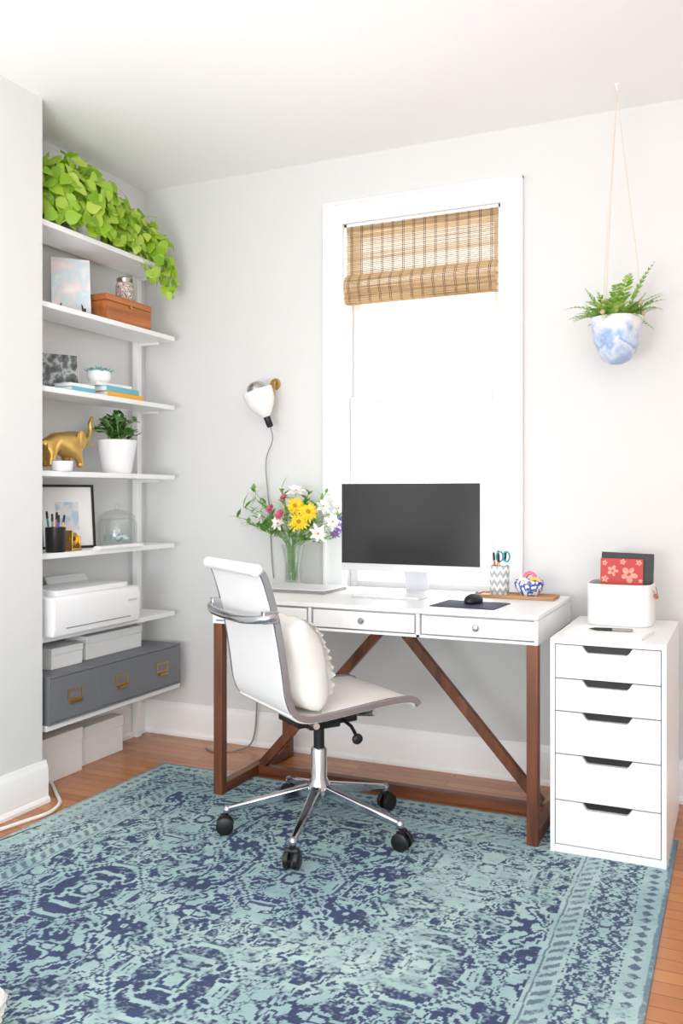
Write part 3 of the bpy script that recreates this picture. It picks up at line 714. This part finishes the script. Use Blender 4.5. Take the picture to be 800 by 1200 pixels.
for u, v, dy in ((300, 584, 0), (347, 576, .02), (378, 594, 0), (389, 612, -.06), (372, 626, -.08), (326, 614, -.07), (308, 605, -.04), (395, 596, .03)): flower('white_flower', 'white open petalled flower in the glass vase bouquet', 'white flowers in the vase', 'white', hd(u, v, dy))
for u, v, dy in ((317, 596, -.05), (328, 603, -.07), (333, 583, 0)): flower('pink_flower', 'small deep pink flower at the left of the bouquet', 'pink flowers in the vase', 'pink', hd(u, v, dy))
for u, v, dy in ((391, 626, -.03), (400, 610, 0), (396, 619, -.05)): flower('violet_flower', 'small violet flower at the right edge of the bouquet', 'violet flowers in the vase', 'violet', hd(u, v, dy))
for u, v, dy in ((275, 605, 0), (285, 593, .04), (291, 613, -.05), (297, 575, .03), (330, 572, .03), (362, 577, .04), (374, 608, .02), (388, 632, -.04), (340, 622, -.1), (318, 618, -.07), (356, 624, -.09), (310, 588, .05), (336, 600, -.11), (368, 588, -.05), (322, 608, -.02), (300, 598, -.08), (382, 578, .03), (343, 586, -.04), (406, 600, .02), (364, 632, -.05), (306, 616, .03)): flower('leafy_sprig', 'green leafy sprig arching out of the glass vase', 'leafy sprigs in the vase', 'sprig', hd(u, v, dy), 'foliage')
# ------------------------------------------------------------ shelf unit
SF = -2.478; SY0, SY1 = 2.64, 3.53; SH = [2.25, 1.932, 1.602, 1.27, .945, .62, .28]
sh = thing('shelving_unit', 'tall white open shelving unit with seven shelves in the alcove', 'shelf unit', (XA, (SY0+SY1)/2, 0))
hl = (SY1-SY0)/2
for i, z in enumerate(SH):
    obj('shelf', bx(.05, (SF if i < 6 else -2.448)-XA, -hl, hl, z-.022, z), M['white'], sh, bevel=.002)
for s in (-1, 1):
    y = s*(hl-.018)
    b = BM(); box(b, .02, .0495, y-.017, y+.017, 0, 2.3); pst = obj('post', b, M['white'], sh, bevel=.002)
    for z in SH: obj('bracket', bx(.05, .16, y-.005, y+.005, z-.034, z-.0225), M['white'], pst)
# pothos
PY = 3.0; pth = thing('pothos_plant', 'bright lime green trailing plant on the topmost shelf', 'potted plant', (-2.585, PY, SH[0]))
b = BM(); lathe(b, [(0, 0), (.07, 0), (.075, .005), (.09, .12), (.085, .12), (.07, .01), (0, .01)], 32); obj('pot', b, M['ceramic'], pth)
b = BM(); lathe(b, [(0, .108), (.083, .106)], 24); obj('soil', b, M['soil'], pth)
bl_, bs_ = BM(), BM(); HEART = (.3, .9, 1, .92, .66, .32, .02)
def put(c, rad, n, lo, hi, Ls, stem_from):
    for k in range(n):
        for _ in range(50):
            v = Vector((random.gauss(0, 1), random.gauss(0, 1), random.gauss(0, 1))).normalized()
            if lo <= v.z <= hi: break
        rr = random.uniform(.62, 1.12); p = Vector((c[0]+v.x*rad[0]*rr, c[1]+v.y*rad[1]*rr, c[2]+v.z*rad[2]*rr))
        if p.x < -.09 or p.y < -.31 or p.z < c[3]: continue
        nrm = Vector((v.x/rad[0], v.y/rad[1], v.z/rad[2])).normalized()
        nrm = (nrm*.8+Vector((random.uniform(-.5, .6), random.uniform(-.8, .4), random.uniform(-.3, .7)))).normalized()
        d = Vector((random.uniform(-.3, .7), random.uniform(-.8, .8), random.uniform(-1.1, .2))); d = (d-nrm*d.dot(nrm)).normalized()
        L = random.uniform(*Ls); leaf(bl_, p-d*L*.4, d, nrm, L, L*.86, .18, HEART, .1)
        if k % 4 == 0: tube(bs_, smooth_path([stem_from, Vector(stem_from).lerp(p, .6)+Vector((0, 0, .03)), p-d*L*.4], 4), .0016, 5)
put((.02, -.02, .05, .02), (.145, .34, .25), 600, -.15, 1, (.044, .072), (0, 0, .11))
put((.02, -.06, .08, .02), (.13, .24, .25), 280, -.1, 1, (.044, .072), (0, 0, .11))
put((.06, .26, .05, .01), (.10, .17, .16), 140, -.2, 1, (.042, .066), (.02, .1, .14))
put((.125, .38, .03, -.2), (.045, .10, .15), 66, -1, 1, (.04, .062), (.06, .2, .12))
put((.13, .455, -.06, -.2), (.03, .04, .08), 20, -1, 1, (.038, .056), (.1, .38, .06))
obj('foliage', bl_, M['pothos'], pth, smooth=60, recalc=False); obj('stem', bs_, M['vine'], pth)
# shelf 2
def sp(u, X, s): return Vector((X, Yx(u, X), SH[s]))
p = sp(84, -2.59, 1)
ea = thing('easel_print', 'small pastel watercolour print on a black easel beside the wooden box', 'art print', p, R(48))
b = BM(); box(b, -.08, .08, -.004, .004, .02, .262); o_ = obj('board', b, M['watercol'], ea); o_.rotation_euler.x = R(-12)
b = BM()
for s in (-1, 1): beam(b, (s*.05, -.012, .003), (s*.02, .075, .2), .006, .006); beam(b, (s*.05, -.035, .004), (s*.05, .06, .004), .006, .006); box(b, s*.05-.004, s*.05+.004, -.04, -.034, 0, .03)
beam(b, (-.055, -.012, .013), (.055, -.012, .013), .006, .006); obj('easel', b, M['black'], ea)
y0, y1 = Yx(124, -2.5), Yx(176, -2.5)
wb = thing('wooden_box', 'orange brown wooden lidded box on the second shelf', 'box', (-2.575, (y0+y1)/2, SH[1])); hl2 = (y1-y0)/2
obj('body', bx(-.08, .08, -hl2, hl2, 0, .085), M['boxwood'], wb, bevel=.002); obj('lid', bx(-.082, .082, -hl2-.002, hl2+.002, .087, .115), M['boxwood'], wb, bevel=.003)
b = BM(); lathe(b, [(0, 0), (.007, .002), (.007, .008), (0, .01)], 12, (.08, 0, .08), Matrix.Rotation(R(90), 3, 'Y')); obj('clasp', b, M['brass'], wb)
p = sp(146, -2.57, 1); jr = thing('patterned_jar', 'small patterned lidded jar standing on the wooden box', 'jar', (p.x, p.y, SH[1]+.115))
b = BM(); lathe(b, [(0, 0), (.036, 0), (.04, .006), (.04, .085), (.034, .094), (0, .094)], 28); obj('body', b, M['patjar'], jr)
b = BM(); lathe(b, [(0, .0945), (.036, .0945), (.037, .112), (.03, .118), (0, .118)], 28); obj('lid', b, M['silver'], jr)
# shelf 3
p = sp(70, -2.63, 2); bp = thing('photo_block', 'black and white landscape photograph leaning on the third shelf', 'photograph', p, R(62)); bp.rotation_euler = (R(-8), 0, R(62))
obj('mount', bx(-.085, .085, 0, .012, 0, .175), M['matwhite'], bp); obj('photo', bx(-.083, .083, -.0015, 0, .002, .173), M['bwphoto'], bp)
def book(label, loc, L, W, T, m, rz, group):
    bk = thing('book', label, 'book', loc, rz, group)
    b = BM(); box(b, -W/2, W/2, -L/2, L/2, 0, .003); box(b, -W/2, W/2, -L/2, L/2, T-.003, T); box(b, W/2-.003, W/2, -L/2, L/2, .003, T-.003); obj('cover', b, m, bk, bevel=.0008)
    obj('pages', bx(-W/2+.004, W/2-.003, -L/2+.004, L/2-.004, .003, T-.003), M['paper'], bk)
yb = Yx(128, -2.56); g = 'books lying on the third shelf'
book('yellow orange book lying at the bottom of the stack', (-2.575, yb+.03, SH[2]), .25, .17, .022, M['orange'], 0, g)
book('turquoise book lying on the yellow orange book', (-2.58, yb+.015, SH[2]+.022), .24, .165, .024, M['turq'], R(3), g)
book('white book lying on the turquoise book under the small pot', (-2.585, yb-.02, SH[2]+.046), .22, .15, .014, M['matwhite'], R(-4), g)
yb2 = Yx(88, -2.54)
book('thin blue book lying flat below the landscape photograph', (-2.535, yb2-.01, SH[2]), .15, .10, .018, M['turq'], R(2), g)
book('thin white book on the thin blue book', (-2.535, yb2-.01, SH[2]+.018), .14, .095, .014, M['matwhite'], R(-3), g)
p = sp(116, -2.58, 2); sp_ = thing('succulent_pot', 'small white pot with blue green succulent on top of the books', 'potted plant', (p.x, p.y, SH[2]+.06))
b = BM(); lathe(b, [(0, 0), (.035, 0), (.045, .01), (.052, .03), (.05, .056), (.046, .056), (.047, .03), (.03, .01), (0, .01)], 32); pb = obj('pot', b, M['ceramic'], sp_)
b = BM()
for k in range(44):
    a_ = k*2.4; rr = .044*math.sqrt(k/44); leaf(b, (rr*math.cos(a_), rr*math.sin(a_), .046), (math.cos(a_)*rr*24, math.sin(a_)*rr*24, .7), (0, 0, 1), .036, .018, .1)
obj('succulent', b, mat('blue green succulent', (130, 182, 186), .6, var=.15), sp_, recalc=False, smooth=60)
# shelf 4 : elephant
p = sp(72, -2.575, 3)
el = thing('elephant_figurine', 'gold elephant figurine with raised trunk on the fourth shelf', 'figurine', p); el.scale = (1.15,)*3
V = [(0, -.058, .102), (0, 0, .106), (0, .05, .104), (0, .090, .132), (0, .118, .126), (0, .142, .130), (0, .156, .158), (0, .152, .19), (0, .168, .214)]
Rr = [.036, .039, .035, .029, .016, .0115, .0095, .008, .0075]
E = [(i, i+1) for i in range(8)]
for (i0, y) in ((0, -.064), (2, .055)):
    for s in (-1, 1):
        n0 = len(V); dyy = .012*s*(1 if i0 else -1); V += [(s*.022, y+dyy*.5, .06), (s*.023, y+dyy+(.006 if i0 else -.004), .03), (s*.023, y+dyy, .0165)]; Rr += [.0175, .0135, .0165]; E += [(i0, n0), (n0, n0+1), (n0+1, n0+2)]
n0 = len(V); V += [(0, -.103, .1), (0, -.116, .06)]; Rr += [.006, .0045]; E += [(0, n0), (n0, n0+1)]
me = bpy.data.meshes.new('body'); me.from_pydata(V, E, []); eo = bpy.data.objects.new('body', me); COL.objects.link(eo); eo.parent = el; me.materials.append(M['gold'])
sk = eo.modifiers.new('skin', 'SKIN'); sk.use_smooth_shade = True
for i, sv in enumerate(me.skin_vertices[0].data): sv.radius = (Rr[i], Rr[i]); sv.use_root = (i == 1)
ss = eo.modifiers.new('sub', 'SUBSURF'); ss.levels = 2; ss.render_levels = 2
for s in (-1, 1):
    b = BM(); ell(b, (s*.032, .072, .120), (.006, .026, .034), 14, 10); obj('ear', b, M['gold'], el)
    b = BM(); tube(b, smooth_path([(s*.013, .112, .112), (s*.017, .136, .104), (s*.017, .153, .112)], 4), [.0045]*4+[.0036]*4+[.002], 8); obj('tusk', b, M['gold'], el)
p = sp(73, -2.5, 3); lb = thing('small_bowl', 'small white ribbed bowl in front of the gold elephant', 'bowl', p)
b = BM(); lathe(b, [(0, 0), (.034, 0), (.04, .006), (.044, .04), (.041, .042), (.037, .008), (0, .008)], 32); obj('body', b, M['ceramic'], lb)
b = BM(); lathe(b, [(0, .03), (.036, .03), (.034, .038), (0, .04)], 20); obj('candle_wax', b, M['paper'], lb)
p = sp(137, -2.57, 3); jp = thing('jade_plant', 'dark green bushy succulent in a white ceramic pot', 'potted plant', p)
b = BM(); lathe(b, [(0, 0), (.062, 0), (.066, .005), (.09, .15), (.085, .152), (.06, .01), (0, .01)], 36); obj('pot', b, M['ceramic'], jp)
b = BM(); lathe(b, [(0, .138), (.083, .136)], 24); obj('soil', b, M['soil'], jp)
bl_, bs_ = BM(), BM()
for k in range(40):
    a_ = random.uniform(0, 6.28); rr = random.uniform(.02, .17); h = random.uniform(.18, .285)-rr*.3; tip = Vector((rr*math.cos(a_)*.6, rr*math.sin(a_)*.85, h))
    pts = smooth_path([(random.uniform(-.03, .03), random.uniform(-.03, .03), .135), tip*.5+Vector((0, 0, .09)), tip], 5); tube(bs_, pts, .003, 5)
    for q_ in range(9):
        pp2 = pts[min(len(pts)-1, 3+q_)]; d = Vector((random.uniform(-1, 1), random.uniform(-1, 1), random.uniform(-.1, 1))); leaf(bl_, pp2, d, (0, 0, 1), random.uniform(.024, .036), .022, .1, (.35, .85, 1, .9, .5), .2)
obj('foliage', bl_, M['jade'], jp, smooth=60, recalc=False); obj('stem', bs_, M['stem'], jp)
# shelf 5
p = sp(80, -2.64, 4); pf = thing('picture_frame', 'black framed print with wide white mat on the fifth shelf', 'picture', p, R(62)); pf.rotation_euler = (R(-7), 0, R(62))
b = BM(); w2, h2 = .12, .275
box(b, -w2, w2, -.012, .008, 0, .01); box(b, -w2, w2, -.012, .008, h2-.01, h2); box(b, -w2, -w2+.01, -.012, .008, .01, h2-.01); box(b, w2-.01, w2, -.012, .008, .01, h2-.01); obj('frame', b, M['black'], pf)
obj('mat_board', bx(-w2+.01, w2-.01, -.004, 0, .01, h2-.01), M['paper'], pf); obj('print', bx(-.05, .05, -.006, -.004, .08, .2), M['artprint'], pf)
p = sp(65, -2.515, 4); bc = tag(obj('pen_cup', (lambda b: (lathe(b, [(0, 0), (.036, 0), (.038, .003), (.04, .1), (.037, .1), (.035, .006), (0, .006)], 32), b)[1])(BM()), M['black']), 'black cup full of pens on the fifth shelf', 'pencil cup', loc=p)
for i, (x0, y0, x1, y1, h, c, lb_) in enumerate([(.01, 0, .028, -.012, .15, 'blue', 'blue'), (-.01, .01, -.02, .03, .16, 'pink', 'pink'), (0, -.012, .01, -.03, .155, 'silver', 'silver'), (.012, .012, .03, .018, .15, 'brass', 'gold'), (-.014, -.008, -.03, -.018, .165, 'teal', 'teal')]):
    pen('pen', lb_+' pen standing in the black cup', 'pens in the black cup', (p.x+x0, p.y+y0, p.z+.0065), (p.x+x1, p.y+y1, p.z+h), M[c])
p = sp(85, -2.515, 4); gt = thing('gold_dispenser', 'small gold desk accessory beside the black pen cup', 'desk accessory', p)
b = BM(); box(b, -.025, .025, -.03, .03, 0, .012); box(b, -.022, .022, -.027, -.021, .012, .085); box(b, -.022, .022, .021, .027, .012, .06); obj('stand', b, M['gold'], gt, bevel=.002)
b = BM(); lathe(b, [(.01, -.01), (.026, -.01), (.026, .01), (.01, .01), (.01, -.01)], 24, (0, -.003, .05), Matrix.Rotation(R(90), 3, 'Y')); obj('roll', b, M['brass'], gt)
p = sp(137, -2.595, 4); gj = thing('glass_canister', 'clear glass jar with domed knobbed lid on the fifth shelf', 'canister', p, R(0))
b = BM(); lathe(b, [(0, 0), (.07, 0), (.084, .008), (.088, .03), (.088, .1), (.08, .118), (.076, .122), (.073, .12), (.08, .1), (.08, .03), (.074, .012), (0, .008)], 40); o_ = obj('jar', b, M['glass'], gj)
b = BM(); lathe(b, [(.08, .1225), (.083, .126), (.076, .138), (.05, .155), (.016, .163), (.008, .168), (.015, .178), (.013, .19), (0, .194)], 32); obj('lid', b, M['glass'], gj)
b = BM()
for k in range(14): a_ = random.uniform(0, 6.28); r_ = random.uniform(0, .055); ell(b, (r_*math.cos(a_), r_*math.sin(a_), random.uniform(.026, .05)), (.014, .015, .012), 8, 6)
obj('contents', b, M['marble'], gj)
p = sp(137, -2.495, 4); nb = thing('paper_stack', 'white papers lying flat in front of the glass jar', 'papers', (p.x, p.y, SH[4]), R(0))
b = BM(); box(b, -.01, .03, -.15, .15, 0, .006); obj('folder', b, M['matwhite'], nb); b = BM(); box(b, -.009, .028, -.14, .145, .006, .012); obj('sheets', b, M['paper'], nb)
# printer
pr = thing('printer', 'white inkjet printer on the shelf above the grey cabinet', 'printer', (-2.555, 2.925, SH[5]))
b = BM(); prism(b, [(-.14, .0), (.125, .0), (.13, .03), (.13, .135), (.118, .155), (-.14, .16)], -.27, .27); o_ = obj('body', b, M['plastic'], pr, bevel=.008, bseg=3)
b = BM(); box(b, -.12, .1, -.22, .22, .155, .176); obj('scanner_lid', b, M['plastic'], pr, bevel=.004, bseg=3)
b = BM(); prism(b, [(-.135, .165), (-.12, .165), (-.145, .205), (-.15, .205)], -.02, .23) ; obj('paper_feed', b, M['plastic'], pr, bevel=.003)
b = BM(); box(b, .1295, .1315, -.2, .2, .028, .032); obj('output_slot', b, M['cableg'], pr)
for k in range(4):
    b = BM(); lathe(b, [(0, 0), (.006, 0), (.006, .003), (0, .003)], 12, (.1302, .19+.016*k, .1), Matrix.Rotation(R(90), 3, 'Y')); obj('button', b, M['alu'], pr)
# grey cabinet
gc = thing('grey_drawer_box', 'slate grey three drawer box with brass pulls on the lowest shelf', 'drawer box', (-2.57, (2.645+3.52)/2, SH[6]))
gl = (3.52-2.645)/2; gf = -2.438+2.57; gh = .19
b = BM(); box(b, -.095, gf-.012, -gl, gl, 0, gh)
box(b, gf-.012, gf, -gl, gl, gh-.008, gh); box(b, gf-.012, gf, -gl, gl, 0, .008)
for y in (-gl, -gl/3-.004, gl/3-.004, gl-.008): box(b, gf-.012, gf, y, y+.008, .008, gh-.008)
obj('case', b, M['grey'], gc, bevel=.001)
for i in range(3):
    yc = (i-1)*2*gl/3; d = obj('drawer', bx(gf-.0115, gf-.001, yc-gl/3+.006, yc+gl/3-.006, .010, gh-.010), M['grey'], gc, bevel=.001)
    x = gf-.001; b = BM()
    box(b, x, x+.003, yc-.042, yc+.042, .078, .084); box(b, x, x+.003, yc-.042, yc+.042, .116, .121); box(b, x, x+.003, yc-.042, yc-.036, .084, .116); box(b, x, x+.003, yc+.036, yc+.042, .084, .116)
    prism(b, [(x, .066), (x+.014, .068), (x+.016, .074), (x+.006, .079), (x, .08)], yc-.03, yc+.03)
    q_ = obj('label_pull', b, M['brass'], d); obj('label_card', bx(x, x+.001, yc-.036, yc+.036, .084, .116), M['grey'], q_)
GT = SH[6]+gh
for (u0, u1, X, h, lb_, rz) in ((60, 97, -2.53, .085, 'low white box on the grey drawer box below the printer, nearer the near wall', 0), (101, 166, -2.55, .10, 'long white lidded box on the grey drawer box beside the corner post', 0)):
    y0, y1 = Yx(u0, X), Yx(u1, X); y0 = max(y0, 2.65); y1 = min(y1, 3.48)
    o_ = thing('storage_box', lb_, 'box', (X-.06, (y0+y1)/2, GT), group='white boxes in the shelf unit')
    hh = (y1-y0)/2; obj('body', bx(-.06, .06, -hh+.002, hh-.002, 0, h*.66), M['matwhite'], o_, bevel=.002); obj('lid', bx(-.063, .063, -hh, hh, h*.67, h), M['matwhite'], o_, bevel=.002)
for (y0, y1, X, h, lb_) in ((2.69, 2.99, -2.57, .185, 'white cardboard box on the floor below the shelves beside the near wall'), (3.01, 3.30, -2.60, .165, 'white cardboard box on the floor below the shelves nearer the corner')):
    o_ = thing('storage_box', lb_, 'box', (X-.036, (y0+y1)/2, 0), group='white boxes on the alcove floor'); hh = (y1-y0)/2
    obj('body', bx(-.032, .034, -hh+.002, hh-.002, 0, h*.7), M['matwhite'], o_, bevel=.002); obj('lid', bx(-.034, .036, -hh, hh, h*.7, h), M['matwhite'], o_, bevel=.002)
# ------------------------------------------------------------ cables
def cable(name, label, pts, r, m, cat='cable'):
    b = BM(); tube(b, smooth_path(pts, 6), r, 8); tag(obj(name, b, m), label, cat)
fl = lambda u, v, z=.006: at(u, v, z)
cable('power_cable', 'thick white cable looping on the floor beside the near wall', [fl(52, 893, .02), fl(58, 912), fl(66, 930), fl(70, 941), fl(58, 952), fl(30, 962), fl(0, 972), fl(-30, 980)], .007, M['cablew'])
cable('power_cable', 'thin black cable on the wood floor at the left edge', [fl(48, 968, .004), fl(30, 974, .004), fl(10, 982, .004), fl(-20, 992, .004)], .004, M['cableb'])
q0 = Vector((Xy(300, 3.585), 3.585, .74))
cable('power_cable', 'thin grey cable hanging down the wall under the desk', [q0, q0+Vector((0, 0, -.25)), q0+Vector((.005, 0, -.5)), q0+Vector((-.01, -.01, -.7)), (q0.x-.05, 3.50, .005), (q0.x-.13, 3.44, .005), (q0.x-.2, 3.47, .005)], .004, M['cableg'])
# fluffy corner
b = BM(); ell(b, (0, 0, .06), (.18, .18, .06), 48, 28)
for v in b.verts:
    n_ = random.uniform(.94, 1.09); v.co.x *= n_; v.co.y *= n_; v.co.z = max(.0, v.co.z*random.uniform(.95, 1.08))
tag(obj('fluffy_pouf', b, M['fluff']), 'white fluffy edge of a pouf at the bottom left corner', 'pouf', loc=(-1.605, 1.33, RG))
# ------------------------------------------------------------ light, world, camera
wd = bpy.data.worlds.new('World'); S.world = wd; wd.use_nodes = True
bg = wd.node_tree.nodes['Background']; bg.inputs[0].default_value = (.955, .985, 1, 1); bg.inputs[1].default_value = 1.9
def area(name, loc, target, size, power, col=(1, 1, 1), sy=None):
    l = bpy.data.lights.new(name, 'AREA'); l.energy = power; l.color = col; l.size = size
    if sy: l.shape = 'RECTANGLE'; l.size_y = sy
    o = bpy.data.objects.new(name, l); COL.objects.link(o); o.location = loc
    o.rotation_euler = (Vector(target)-Vector(loc)).to_track_quat('-Z', 'Y').to_euler()
area('room_daylight', (.9, -1.3, 1.7), (-2.2, 2.8, 1.2), 2.0, 38, (.96, .985, 1))
area('ceiling_fill', (-1.1, -.3, .9), (-1.5, .75, 2.69), 1.0, 58, (.96, .985, 1))  # added fill lamp out of view, aimed up to brighten the ceiling
area('window_daylight', ((WX0+WX1)/2, YB+.5, 1.6), ((WX0+WX1)/2, 1.5, .6), .9, 20, (1, 1, 1), 1.6)
cam = bpy.data.cameras.new('camera'); co = bpy.data.objects.new('camera', cam); COL.objects.link(co); S.camera = co
co.location = (0, 0, CH); co.rotation_euler = (R(90), 0, YAW); cam.sensor_width = 36; cam.lens = F/1200*36; cam.shift_y = -(600-HZ)/1200; cam.clip_start = .05
S.view_settings.view_transform = 'Standard'; S.view_settings.look = 'None'; S.view_settings.exposure = 0.04
